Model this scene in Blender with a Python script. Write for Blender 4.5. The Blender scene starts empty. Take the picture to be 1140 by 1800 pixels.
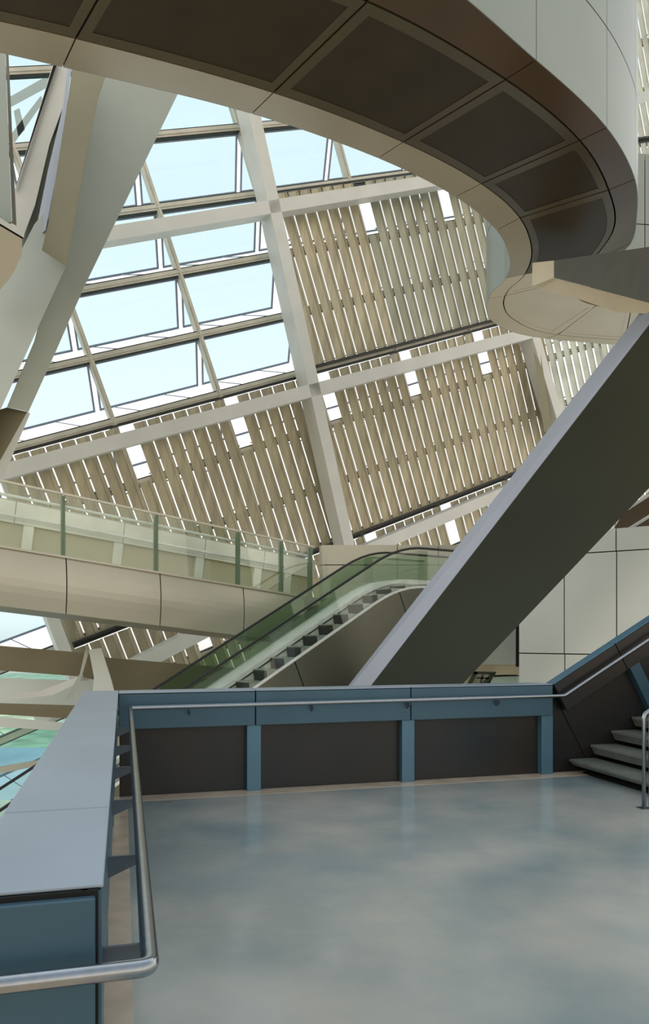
import bpy, bmesh, math, random
from mathutils import Vector, Matrix
random.seed(4)
S = bpy.context.scene
COL = S.collection
V = Vector
F = 1300.0          # focal length in pixels of the 1140 x 1800 frame
HOR = 1113.0        # row of the horizon
EYE = 1.67

# ------------------------------------------------------------------ camera, world, lights
cam = bpy.data.objects.new('camera', bpy.data.cameras.new('camera'))
COL.objects.link(cam)
cam.location = (0, 0, EYE)
cam.rotation_euler = (math.pi/2, 0, 0)
cam.data.sensor_fit = 'VERTICAL'
cam.data.sensor_height = 36.0
cam.data.lens = 36.0*F/1800.0
cam.data.shift_y = (HOR-900.0)/1800.0
cam.data.clip_start = 0.05
cam.data.clip_end = 500
S.camera = cam
S.view_settings.view_transform = 'Standard'
S.view_settings.look = 'None'
S.view_settings.gamma = 1
S.view_settings.use_curve_mapping = False
S.view_settings.exposure = 0.0
S.cycles.max_bounces = 8
S.cycles.transparent_max_bounces = 24

W = bpy.data.worlds.new('world'); S.world = W; W.use_nodes = True
def build_world():
    nt = W.node_tree; N = nt.nodes; L = nt.links
    for n in list(N): N.remove(n)
    out = N.new('ShaderNodeOutputWorld'); bg = N.new('ShaderNodeBackground')
    L.new(bg.outputs[0], out.inputs[0])
    tc = N.new('ShaderNodeTexCoord'); sep = N.new('ShaderNodeSeparateXYZ')
    L.new(tc.outputs['Generated'], sep.inputs[0])
    dot = N.new('ShaderNodeVectorMath'); dot.operation = 'DOT_PRODUCT'
    L.new(tc.outputs['Generated'], dot.inputs[0]); dot.inputs[1].default_value = (-0.48, 0.875, 0.1)
    mr = N.new('ShaderNodeMapRange'); mr.interpolation_type = 'SMOOTHSTEP'
    mr.inputs['From Min'].default_value = -0.25; mr.inputs['From Max'].default_value = 0.35
    L.new(dot.outputs['Value'], mr.inputs['Value'])
    # open sky beyond the glazing, thin cloud
    no = N.new('ShaderNodeTexNoise'); no.inputs['Scale'].default_value = 5; no.inputs['Detail'].default_value = 4
    L.new(tc.outputs['Generated'], no.inputs['Vector'])
    cr = N.new('ShaderNodeMapRange'); cr.inputs['From Min'].default_value = .45; cr.inputs['From Max'].default_value = .7
    L.new(no.outputs['Fac'], cr.inputs['Value'])
    el = N.new('ShaderNodeMapRange'); el.inputs['From Min'].default_value = .25; el.inputs['From Max'].default_value = .75
    L.new(sep.outputs['Z'], el.inputs['Value'])
    s1 = N.new('ShaderNodeMixRGB'); s1.inputs[1].default_value = SKY_LOW; s1.inputs[2].default_value = SKY_HIGH
    L.new(el.outputs[0], s1.inputs[0])
    s2 = N.new('ShaderNodeMixRGB'); s2.inputs[2].default_value = (1.45, 1.45, 1.43, 1)
    cm = N.new('ShaderNodeMath'); cm.operation = 'MULTIPLY'; cm.inputs[1].default_value = .35
    L.new(cr.outputs[0], cm.inputs[0]); L.new(cm.outputs[0], s2.inputs[0]); L.new(s1.outputs[0], s2.inputs[1])
    m1 = N.new('ShaderNodeMixRGB'); mb = N.new('ShaderNodeMixRGB'); mb.inputs[1].default_value = BACK_LOW; mb.inputs[2].default_value = BACK_HIGH
    br_ = N.new('ShaderNodeMapRange'); br_.inputs['From Min'].default_value = .1; br_.inputs['From Max'].default_value = .7
    L.new(sep.outputs['Z'], br_.inputs['Value']); L.new(br_.outputs[0], mb.inputs[0]); L.new(mb.outputs[0], m1.inputs[1])
    L.new(mr.outputs[0], m1.inputs[0]); L.new(s2.outputs[0], m1.inputs[2])
    zr = N.new('ShaderNodeMapRange'); zr.interpolation_type = 'SMOOTHSTEP'
    zr.inputs['From Min'].default_value = -0.12; zr.inputs['From Max'].default_value = 0.05
    L.new(sep.outputs['Z'], zr.inputs['Value'])
    m2 = N.new('ShaderNodeMixRGB'); m2.inputs[1].default_value = GROUND
    L.new(zr.outputs[0], m2.inputs[0]); L.new(m1.outputs[0], m2.inputs[2])
    L.new(m2.outputs[0], bg.inputs[0]); bg.inputs[1].default_value = 1.0
SKY_LOW = (1.50, 1.50, 1.46, 1)
SKY_HIGH = (1.04, 1.17, 1.24, 1)
BACK_LOW = (1.32, 1.24, 1.06, 1)
BACK_HIGH = (.48, .56, .64, 1)
GROUND = (.56, .47, .34, 1)
build_world()

def area(name, loc, target, size, power, col):
    l = bpy.data.lights.new(name, 'AREA'); l.shape = 'RECTANGLE'; l.size = size[0]; l.size_y = size[1]
    l.energy = power; l.color = col
    o = bpy.data.objects.new(name, l); COL.objects.link(o); o.location = loc
    o.rotation_euler = (V(target)-V(loc)).to_track_quat('-Z', 'Y').to_euler()
    return o
# ------------------------------------------------------------------ materials
def mat(name, col, rough=.5, metal=0.0, amp=.06, scale=3.0, bump=0.0, stretch=(1, 1, 1), spec=.5, col2=None):
    m = bpy.data.materials.new(name); m.use_nodes = True
    nt = m.node_tree; N = nt.nodes; L = nt.links
    b = N['Principled BSDF']
    b.inputs['Roughness'].default_value = rough; b.inputs['Metallic'].default_value = metal
    b.inputs['Specular IOR Level'].default_value = spec
    tc = N.new('ShaderNodeTexCoord'); mp = N.new('ShaderNodeMapping'); mp.inputs['Scale'].default_value = stretch
    L.new(tc.outputs['Object'], mp.inputs[0])
    no = N.new('ShaderNodeTexNoise'); no.inputs['Scale'].default_value = scale; no.inputs['Detail'].default_value = 5
    L.new(mp.outputs[0], no.inputs['Vector'])
    mx = N.new('ShaderNodeMixRGB')
    c2 = col2 or tuple(max(0, c*(1+amp*2)) for c in col)
    c1 = col if col2 else tuple(max(0, c*(1-amp*2)) for c in col)
    mx.inputs[1].default_value = (*c1, 1); mx.inputs[2].default_value = (*c2, 1)
    mr = N.new('ShaderNodeMapRange'); mr.inputs['From Min'].default_value = .3; mr.inputs['From Max'].default_value = .7
    L.new(no.outputs['Fac'], mr.inputs['Value']); L.new(mr.outputs[0], mx.inputs[0])
    L.new(mx.outputs[0], b.inputs['Base Color'])
    if bump:
        bp = N.new('ShaderNodeBump'); bp.inputs['Strength'].default_value = bump; bp.inputs['Distance'].default_value = .02
        L.new(no.outputs['Fac'], bp.inputs['Height']); L.new(bp.outputs[0], b.inputs['Normal'])
    return m
def glass(name, tint, refl=.10, rough=.02, dirt=0.0, dirtcol=(.5, .6, .5)):
    m = bpy.data.materials.new(name); m.use_nodes = True
    nt = m.node_tree; N = nt.nodes; L = nt.links
    for n in list(N): N.remove(n)
    out = N.new('ShaderNodeOutputMaterial'); tr = N.new('ShaderNodeBsdfTransparent'); gl = N.new('ShaderNodeBsdfGlossy')
    tr.inputs[0].default_value = (*tint, 1); gl.inputs['Roughness'].default_value = rough
    fr = N.new('ShaderNodeLayerWeight'); fr.inputs[0].default_value = .5
    pw = N.new('ShaderNodeMath'); pw.operation = 'POWER'; pw.inputs[1].default_value = 5.0; L.new(fr.outputs['Facing'], pw.inputs[0])
    mu = N.new('ShaderNodeMath'); mu.operation = 'MULTIPLY_ADD'; mu.inputs[1].default_value = .6; mu.inputs[2].default_value = refl
    L.new(pw.outputs[0], mu.inputs[0]); mu.use_clamp = True
    mx = N.new('ShaderNodeMixShader'); L.new(mu.outputs[0], mx.inputs[0]); L.new(tr.outputs[0], mx.inputs[1]); L.new(gl.outputs[0], mx.inputs[2])
    last = mx
    if dirt:
        df = N.new('ShaderNodeBsdfDiffuse'); df.inputs[0].default_value = (*dirtcol, 1)
        m2 = N.new('ShaderNodeMixShader'); m2.inputs[0].default_value = dirt
        L.new(mx.outputs[0], m2.inputs[1]); L.new(df.outputs[0], m2.inputs[2]); last = m2
    L.new(last.outputs[0], out.inputs[0])
    return m
M = {}
M['concrete'] = mat('polished_concrete', (.25, .32, .33), .16, 0, scale=1.1, col2=(.52, .50, .45), spec=.5)
M['cap'] = mat('steel_blue_cap', (.36, .43, .52), .32, .25, .03, 2)
M['fascia'] = mat('steel_blue_fascia', (.058, .122, .172), .36, .3, .04, 1.5)
M['post'] = mat('steel_blue_post', (.10, .21, .29), .35, .3, .04, 2)
M['recess'] = mat('recessed_panel', (.020, .029, .036), .35, .4, .15, .9, col2=(.042, .034, .028))  # brown second tone stands in for a warm glow on the panels
M['dark'] = mat('dark_joint', (.006, .006, .006), .8)
M['steel'] = mat('brushed_stainless', (.38, .40, .43), .22, 1.0, .04, 30, stretch=(1, 1, 1))
M['bracket'] = mat('bracket_paint', (.10, .13, .16), .4, .3)
M['white'] = mat('white_beam_paint', (.82, .80, .74), .45, 0, .03, .8)
M['mullion'] = mat('mullion_aluminium', (.70, .66, .56), .4, .2, .05, 2)
M['sash'] = mat('sash_aluminium', (.36, .38, .46), .4, .3, .05, 2)
M['gasket'] = mat('gasket', (.03, .035, .03), .6)
M['slat'] = mat('louvre_metal', (.53, .465, .33), .42, .35, .12, 1.4, stretch=(3, 3, .25))
M['slat_green'] = mat('louvre_metal_weathered', (.44, .43, .33), .42, .35, .14, .8, stretch=(2, 2, .35))
M['slat_pale'] = mat('louvre_metal_pale', (.66, .68, .60), .42, .3, .1, 1.4)  # paler copy for backlit slats, the backlight put into the colour
M['rail'] = mat('louvre_rail', (.05, .05, .045), .5, .3)
M['soffit'] = mat('perforated_bronze_mesh', (.056, .037, .016), .55, .3, .08, 1.2)
M['border'] = mat('bronze_panel_border', (.125, .096, .054), .45, .3, .04, 1)
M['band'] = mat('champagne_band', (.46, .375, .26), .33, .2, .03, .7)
M['band_lit'] = mat('champagne_lit', (.80, .66, .46), .35, .1, .03, .7)  # brighter copy of the band, its light put into the colour
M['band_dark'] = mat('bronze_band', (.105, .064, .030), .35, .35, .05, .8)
M['fascia_pale'] = mat('pale_fascia_panel', (.36, .39, .35), .38, .3, .03, .5)
M['champagne'] = mat('champagne_panel', (.55, .52, .43), .32, .35, .04, .35)
M['cream'] = mat('cream_recess', (.62, .58, .42), .5, 0, .04, .6)
M['creamband'] = mat('cream_band', (.85, .84, .76), .3, .2, .08, 1.0)
M['greenpost'] = mat('green_glass_post', (.13, .20, .13), .3, .1)
M['column'] = mat('column_paint', (.52, .55, .49), .45, .1, .04, .5)
M['column_tan'] = mat('tan_column_paint', (.36, .33, .22), .45, .1, .04, .5)
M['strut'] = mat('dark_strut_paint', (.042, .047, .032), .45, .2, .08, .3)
M['strut_edge'] = mat('strut_edge_lit', (.42, .45, .54), .45, .0, .03, .5)  # lit side of the strut, the light put into its colour
M['wallpanel'] = mat('off_white_panel', (.78, .80, .75), .35, .1, .04, .4)
M['tan'] = mat('tan_soffit', (.60, .50, .33), .5, 0, .04, .8)
M['escal_side'] = mat('escalator_cladding', (.16, .16, .12), .32, .4, .06, .4)
M['escal_white'] = mat('escalator_skirt', (.95, .95, .92), .3, .1, .05, 4)
M['step'] = mat('escalator_step', (.45, .47, .43), .35, .6, .1, 8)
M['rubber'] = mat('black_rubber', (.012, .014, .012), .35)
M['stone'] = mat('stair_stone', (.17, .18, .155), .5, 0, .1, 5, col2=None)
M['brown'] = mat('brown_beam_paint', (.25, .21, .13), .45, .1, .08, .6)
M['lowfloor'] = mat('lower_floor', (.82, .88, .80), .2, 0, .05, .5)
M['grass'] = mat('lawn', (.55, .70, .48), .9, 0, .2, .4)
M['pale'] = mat('pale_paving', (.55, .68, .85), .8, 0, .05, .3)
G_win = glass('window_glass', (.78, .865, .885), .03)
G_clear = glass('clear_glass', (.97, .98, .98), .05)
G_low = glass('low_green_glass', (.86, .97, .92), .06)
G_bal = glass('balustrade_glass', (.95, .98, .95), .05)
G_esc = glass('green_glass', (.60, .71, .58), .08, .02, .06, (.25, .42, .26))

# ------------------------------------------------------------------ helpers
def px(u, v, Y):
    return V(((u-570)/F*Y, Y, EYE-(v-HOR)/F*Y))
def px_z(u, v, z):
    return px(u, v, (EYE-z)*F/(v-HOR))
def new_obj(name, bm, m=None, parent=None, smooth=False, bevel=0):
    me = bpy.data.meshes.new(name)
    bmesh.ops.recalc_face_normals(bm, faces=bm.faces)
    bm.to_mesh(me); bm.free()
    if m: me.materials.append(m)
    if smooth:
        for p in me.polygons: p.use_smooth = True
    o = bpy.data.objects.new(name, me); COL.objects.link(o)
    if parent is not None: o.parent = parent
    if bevel:
        b = o.modifiers.new('b', 'BEVEL'); b.width = bevel; b.segments = 2; b.limit_method = 'ANGLE'; b.angle_limit = .6
    return o
def tag(o, label=None, cat=None, group=None, kind=None):
    if label: o['label'] = label
    if cat: o['category'] = cat
    if group: o['group'] = group
    if kind: o['kind'] = kind
    return o
def empty(name, label=None, cat=None, group=None, kind=None):
    o = bpy.data.objects.new(name, None); COL.objects.link(o); o.empty_display_size = .2
    return tag(o, label, cat, group, kind)
def hexa(bm, c):
    """c: eight corners, bottom four then top four in the same order"""
    v = [bm.verts.new(p) for p in c]
    for f in ((0, 1, 2, 3), (7, 6, 5, 4), (0, 4, 5, 1), (1, 5, 6, 2), (2, 6, 7, 3), (3, 7, 4, 0)):
        bm.faces.new([v[i] for i in f])
class Frame:
    """a right handed set of axes at a point; boxes are given along them"""
    def __init__(s, o, a, b, c): s.o, s.a, s.b, s.c = V(o), V(a), V(b), V(c)
    def at(s, x, y, z): return s.o+s.a*x+s.b*y+s.c*z
    def box(s, bm, x0, x1, y0, y1, z0, z1):
        hexa(bm, [s.at(x0, y0, z0), s.at(x1, y0, z0), s.at(x1, y1, z0), s.at(x0, y1, z0),
                  s.at(x0, y0, z1), s.at(x1, y0, z1), s.at(x1, y1, z1), s.at(x0, y1, z1)])
    def prism(s, bm, pts, z0, z1):
        prism_pts(bm, [s.at(x, y, z0) for x, y in pts], s.c*(z1-z0))
def prism_pts(bm, pts, d):
    lo = [bm.verts.new(p) for p in pts]; hi = [bm.verts.new(p+d) for p in pts]
    n = len(pts)
    bm.faces.new(lo); bm.faces.new(list(reversed(hi)))
    for i in range(n): bm.faces.new([lo[i], lo[(i+1) % n], hi[(i+1) % n], hi[i]])
def ray_poly(pp, tri):
    """pixel outline -> points on the plane through three placed points"""
    A, B, C = [px(*t) for t in tri]
    n = (B-A).cross(C-A).normalized()
    out = []
    for u, v in pp:
        d = V(((u-570)/F, 1, (HOR-v)/F)); e = V((0, 0, EYE))
        t = (A-e).dot(n)/d.dot(n); out.append(e+d*t)
    if n.y < 0: n = -n
    return out, n
def slab(name, pp, tri, thick, m, parent=None, bevel=0):
    pts, n = ray_poly(pp, tri); bm = bmesh.new()
    c = sum(pts, V())/len(pts)-V((0, 0, EYE)); prism_pts(bm, pts, c.normalized()*thick)
    return new_obj(name, bm, m, parent, bevel=bevel)
def tube_bm(bm, pts, r, seg=14, caps=True):
    pts = [V(p) for p in pts]; n = len(pts); rings = []
    up = V((0, 0, 1))
    for i, p in enumerate(pts):
        t = ((pts[min(i+1, n-1)]-p).normalized()+(p-pts[max(i-1, 0)]).normalized())
        t = t.normalized()
        a = t.cross(up); a = a.normalized() if a.length > 1e-4 else V((1, 0, 0))
        b = a.cross(t)
        k = 1.0
        if 0 < i < n-1:
            d1 = (p-pts[i-1]).normalized(); k = 1/max(.5, d1.dot(t))
        ring = []
        for j in range(seg):
            an = 2*math.pi*j/seg
            off = a*math.cos(an)*r+b*math.sin(an)*r
            if k > 1.001:   # mitre: stretch in the bend plane
                d1 = (p-pts[i-1]).normalized(); s = (d1-t*d1.dot(t))
                if s.length > 1e-5:
                    s.normalize(); off += s*off.dot(s)*(k-1)
            ring.append(bm.verts.new(p+off))
        rings.append(ring)
    for i in range(n-1):
        for j in range(seg):
            bm.faces.new([rings[i][j], rings[i][(j+1) % seg], rings[i+1][(j+1) % seg], rings[i+1][j]])
    if caps:
        bm.faces.new(rings[0]); bm.faces.new(list(reversed(rings[-1])))
def tube(name, pts, r, m, parent=None, seg=14):
    bm = bmesh.new(); tube_bm(bm, pts, r, seg); return new_obj(name, bm, m, parent, smooth=True)
def catmull(P, t):
    n = len(P); i = max(0, min(n-2, int(math.floor(t)))); f = t-i
    p1, p2 = P[i], P[i+1]
    p0 = P[i-1] if i > 0 else p1*2-p2
    p3 = P[i+2] if i+2 < n else p2*2-p1
    return .5*((2*p1)+(p2-p0)*f+(2*p0-5*p1+4*p2-p3)*f*f+(-p0+3*p1-3*p2+p3)*f*f*f)

# ------------------------------------------------------------------ the platform we stand on
DL = V((-.2723, 1, 0)).normalized()          # along the left parapet, away from us
DR = V((DL.y, -DL.x, 0))                      # along the far parapet, to the right
CORNER = V((-2.07, 7.43, 0))
UP = V((0, 0, 1))
def far_at(u):                                # point of the far parapet's inner face in column u
    k = (u-570)/F                             # CORNER + DR*s : x = k*y
    s = (k*CORNER.y-CORNER.x)/(DR.x-k*DR.y)
    return s
bm = bmesh.new()
fl = Frame(CORNER, DR, DL, UP)
fl.box(bm, 0.0, 9.5, -9.5, .15, -.35, 0)
fo = new_obj('floor', bm, M['concrete']); tag(fo, kind='structure', label='polished grey concrete landing floor')
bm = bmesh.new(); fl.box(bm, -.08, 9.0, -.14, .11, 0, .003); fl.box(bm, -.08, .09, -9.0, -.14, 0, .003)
tag(new_obj('floor_reflection', bm, mat('warm_reflection', (.62, .50, .38), .25, 0, .08, 4)), kind='structure')  # warm light reflected along the parapets, painted as tan strips
# scratches and a small brass plug on the floor: plug is a thing
bm = bmesh.new()
fl.box(bm, .42, .51, -.30, -.26, .0, .006)
tag(new_obj('floor_plug', bm, M['brown']), 'small dark plug set in the concrete floor near the far left corner', 'floor plug')

def parapet_segment(root, fr, L, joints, posts, hgt=1.07, fas=.37, width=.34, ends=(0, 0), mats=('cap', 'fascia', 'post', 'recess', 'fascia'), back=1.6, postw=.15, band=None):
    """fr: a along, b outward, c up with the origin on the inner top edge; boxes run down from there"""
    g = .006
    js = [ends[0]]+[j for j in joints if 0 < j < L]+[L+ends[1]]
    for a, b in zip(js[:-1], js[1:]):
        bm = bmesh.new(); fr.box(bm, a+g, b-g, 0, width, -.010, 0)
        new_obj('cap', bm, M[mats[0]], root, bevel=.003)
        bm = bmesh.new(); fr.box(bm, a+g, b-g, .004, .034, -fas, -.016)
        new_obj('fascia', bm, M[mats[1]], root, bevel=.003)
    bm = bmesh.new(); fr.box(bm, js[0], js[-1], .036, .05, -fas+.01, -.011)
    new_obj('joint_backing', bm, M['dark'], root)
    pp = [p for p in posts]
    for p in pp:
        bm = bmesh.new(); fr.box(bm, p-postw/2, p+postw/2, .03, .13, -hgt, -fas-.002)
        new_obj('post', bm, M[mats[2]], root, bevel=.004)
    bm = bmesh.new(); fr.box(bm, js[0]+.01, js[-1]-.01, .12, .14, -hgt, -fas)
    new_obj('recessed_panel', bm, M[mats[3]], root)
    bm = bmesh.new(); fr.box(bm, js[0]+.01, js[-1]-.01, .05, .12, -fas, -fas+.02)
    new_obj('fascia_underside', bm, M[mats[3]], root)
    bm = bmesh.new(); fr.box(bm, js[0]+.01, js[-1]-.01, width-.03, width, -back, -.011)
    new_obj('outer_panel', bm, M[mats[4]], root)
H = 1.07
far = empty('parapet', 'steel blue panelled parapet across the far side of the concrete landing', 'parapet')
s_end = far_at(972)
fr_far = Frame(CORNER+UP*H, DR, DL, UP)
jf = [far_at(449), far_at(722)]
parapet_segment(far, fr_far, s_end, jf, [far_at(447), far_at(719), far_at(964)], ends=(0, 0))
# the sloping run beside the stair
PITCH = math.radians(29.5)
Ts = (DR*math.cos(PITCH)+UP*math.sin(PITCH)); Us = (-DR*math.sin(PITCH)+UP*math.cos(PITCH))
slope = empty('stair_parapet', 'dark blue parapet climbing beside the stair, with slanted posts', 'parapet')
fr_s = Frame(CORNER+DR*s_end+UP*H, Ts, DL, Us)
parapet_segment(slope, fr_s, 5.0, [.97, 3.0], [1.10, 3.1], ends=(0, 0), back=3.0, width=.17, mats=('post', 'recess', 'fascia', 'recess', 'recess'))
bm = bmesh.new()   # the web panel that closes the slope down to the floor
fr0 = Frame(CORNER+DR*s_end, DR, UP, DL)
fr0.prism(bm, [(.0, 0), (5.2, 0), (5.2, 3.5), (0, H-.06)], .135, .155)
new_obj('web_panel', bm, M['recess'], slope)

left = empty('side_parapet', 'wide steel blue parapet running toward us along the left side', 'parapet')
Y_END = 1.735
Llen = (CORNER.y-Y_END)/DL.y
fr_l = Frame(CORNER+UP*H, -DL, -DR, UP)
def left_s(v, z=H):     # distance from the corner of the row v on the inner edge at height z
    return (CORNER.y-(EYE-z)*F/(v-HOR))/DL.y
parapet_segment(left, fr_l, Llen, [left_s(1418)], [1.0, 2.35, 3.7, 4.6], ends=(-.34, -.035))
bm = bmesh.new(); fr_l.box(bm, Llen-.03, Llen-.004, .018, .33, -1.6, -.022)
new_obj('end_panel', bm, M['fascia'], left, bevel=.004)
bm = bmesh.new(); fr_l.box(bm, Llen-.06, Llen-.031, .012, .33, -1.6, -.011)
new_obj('end_joint', bm, M['dark'], left)
bm = bmesh.new(); fr_l.box(bm, 0, Llen-.06, .10, .12, -H, -H+.02)
new_obj('base_strip', bm, M['tan'], left)

# the stainless handrail: comes from the left, turns the near corner, runs along, turns right and climbs
hr = empty('handrail', 'long stainless tube handrail bent round the parapets of the landing', 'handrail')
ZR = .90
near = px_z(264, 1700, ZR); near.z = ZR
fc = px_z(229, 1243, .94); fc.z = ZR+.03
bend = CORNER+DR*(s_end+.09)-DL*.09; bend.z = px(980, 1223, bend.y).z
end = bend+Ts*4.6
lft = near-DR*2.5
nearc = near
def rounded(P, r=.05, k=5):
    out = [P[0]]
    for a, b, c in zip(P[:-2], P[1:-1], P[2:]):
        d1 = (a-b).normalized(); d2 = (c-b).normalized()
        for i in range(k+1):
            t = i/k; q = (b+d1*r)*(1-t)**2+b*2*t*(1-t)+(b+d2*r)*t*t; out.append(q)
    return out+[P[-1]]
tube('rail', rounded([lft, near, fc, bend, end], .03), .0215, M['steel'], hr, 20)
def fin(P, out, upv, L, root):
    bm = bmesh.new()
    side = out.cross(upv).normalized()*.006
    a = [P, P+upv*-.075, P+out*L+upv*-.02, P+out*L+upv*.0]
    prism_pts(bm, [q-side for q in a], side*2)
    return new_obj('bracket', bm, M['bracket'], root)
for v in (1283, 1315, 1353, 1412, 1513, 1676):
    Y = (EYE-.87)*F/(v-HOR)
    P = V((-.052-.2723*Y, Y, .885)); L = .13
    fin(P, DR, UP, L, hr)
for s in [.7, 2.0, 3.1, 4.2]:
    fin(CORNER+DR*s+UP*.90+DL*.005, -DL, UP, .10, hr)

# stair climbing to the right
st = empty('stair', 'pale stone stair of open inclined risers climbing to the right beside the parapet', 'stair')
n0 = far_at(1008)
for i in range(9):
    z = .157+.161*i; x = n0+.292*i
    bm = bmesh.new()
    fr = Frame(CORNER, DR, UP, -DL)
    lo = z-.161+.045 if i else z-.075
    fr.prism(bm, [(x, z), (x+.36, z), (x+.36, z-.05), (x+.36, lo), (x+.055, lo), (x+.012, z-.03), (x, z-.03)], -.10, 2.6)
    new_obj('step', bm, M['stone'], st, bevel=.004)
bm = bmesh.new()
fr.prism(bm, [(n0+.10, 0), (n0+3.2, 0), (n0+3.2, 1.3), (n0+.34, .06)], -.02, 2.55)
new_obj('stringer', bm, M['dark'], st)
sr = empty('stair_handrail', 'stainless handrail with a single post at the foot of the stair', 'handrail')
ft = px_z(1131, 1421, 0); tp = V((ft.x, ft.y, px(1131, 1256, ft.y).z))
tube('rail', rounded([ft, tp, tp+Ts*2.5], .04), .021, M['steel'], sr)
q = ft+DL*.0+DR*.07
tube('rear_post', [V((q.x, q.y, 0)), V((q.x, q.y, tp.z))], .013, M['steel'], sr)
bm = bmesh.new(); Frame(ft, DR, DL, UP).box(bm, -.05, .05, -.05, .05, 0, .008); new_obj('base_plate', bm, M['steel'], sr)

# ------------------------------------------------------------------ the glazed wall: frame p (along), q (up the lattice), r (into the room)
FA = V((.82631, .42459, .37004)).normalized()
FB = V((-.29629, -.23105, .92673)); FB = (FB-FA*FA.dot(FB)).normalized()
FN = FA.cross(FB)
if FN.y > 0: FN = -FN
FO = px(540, 680, 26)
fw = Frame(FO, FA, FB, FN)
def proj(P): return 570+F*P.x/P.y, HOR-(P.z-EYE)/P.y*F
def seen(x0, x1, y0, y1):
    c = [proj(fw.at(x, y, 0)) for x in (x0, x1) for y in (y0, y1)]
    return max(a for a, b in c) > 0 and min(a for a, b in c) < 1140 and max(b for a, b in c) > 0 and min(b for a, b in c) < 1440
P0, DP = .42, 3.7
Q = [-11.3, -9.35, -7.4, -5.42, -3.45, -1.45, .52, 2.45, 4.4, 6.36, 8.4, 10.35, 12.3, 14.25, 16.2]
wg = empty('wall_glazed', 'aluminium lattice of the leaning glass wall', kind='structure')
PI = [P0+DP*i for i in range(-5, 7)]
for p in PI:
    bm = bmesh.new(); fw.box(bm, p-.075, p+.075, Q[0], Q[-1], -.28, 0)
    fw.box(bm, p-.025, p+.025, Q[0], Q[-1], 0, .04)
    new_obj('mullion', bm, M['mullion'], wg)
for q in Q:
    bm = bmesh.new(); fw.box(bm, PI[0], PI[-1], q-.09, q+.09, -.22, -.01)
    fw.box(bm, PI[0], PI[-1], q-.03, q+.02, -.01, .03)
    new_obj('transom', bm, M['mullion'], wg)
    bm = bmesh.new(); fw.box(bm, PI[0], PI[-1], q-.13, q-.095, -.20, -.03)
    fw.box(bm, PI[0], PI[-1], q+.092, q+.125, -.20, -.03)
    new_obj('gasket', bm, M['gasket'], wg)
# which cells hold louvres inside the glass
def louvred(i, k):
    # i: bay index from PI, k: index in Q of the cell's lower line
    p = PI[i]; q = Q[k]
    if p < -11: return False
    if q < .5: return True
    if p > 0 and q < 6.3: return True
    if p > 11 : return True
    return False
wn = 0
for i in range(len(PI)-1):
    for k in range(len(Q)-1):
        p0, p1, q0, q1 = PI[i]+.075, PI[i+1]-.075, Q[k]+.12, Q[k+1]-.12
        if not seen(p0, p1, q0, q1): continue
        lv = louvred(i, k)
        opens = (not lv and q0 < 6.5) or (lv and abs(Q[k]+1.45) < .01) or (lv and abs(Q[k]-4.4) < .01)
        wn += 1
        w = empty('window_%d' % wn, kind='structure')
        if opens:
            a = math.radians(43); c, s = math.cos(a), math.sin(a)
            hinge = fw.at(0, q1, -.20)
            fs = Frame(hinge, FA, FB*c+FN*s, FN*c-FB*s)
            h = q1-q0; t = .055
            bm = bmesh.new()
            fs.box(bm, p0, p1, -h, -h+t, -.05, 0); fs.box(bm, p0, p1, -t, 0, -.05, 0)
            fs.box(bm, p0, p0+t, -h+t, -t, -.05, 0); fs.box(bm, p1-t, p1, -h+t, -t, -.05, 0)
            new_obj('sash', bm, M['sash'], w)
            bm = bmesh.new(); fs.box(bm, p0+t, p1-t, -h+t, -t, -.032, -.022)
            new_obj('pane', bm, G_clear if lv else G_win, w)
            if not lv:
                bm = bmesh.new()
                for x in (p0+.9, p1-.9):
                    A = fw.at(x, q0+.02, -.2); B = fs.at(x-.45, -h+.02, -.02)
                    tube_bm(bm, [A, B], .016, 6)
                new_obj('stay', bm, M['sash'], w)
        else:
            bm = bmesh.new(); fw.box(bm, p0, p1, q0, q1, -.15, -.14)
            new_obj('pane', bm, G_clear if lv else G_win, w)

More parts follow.
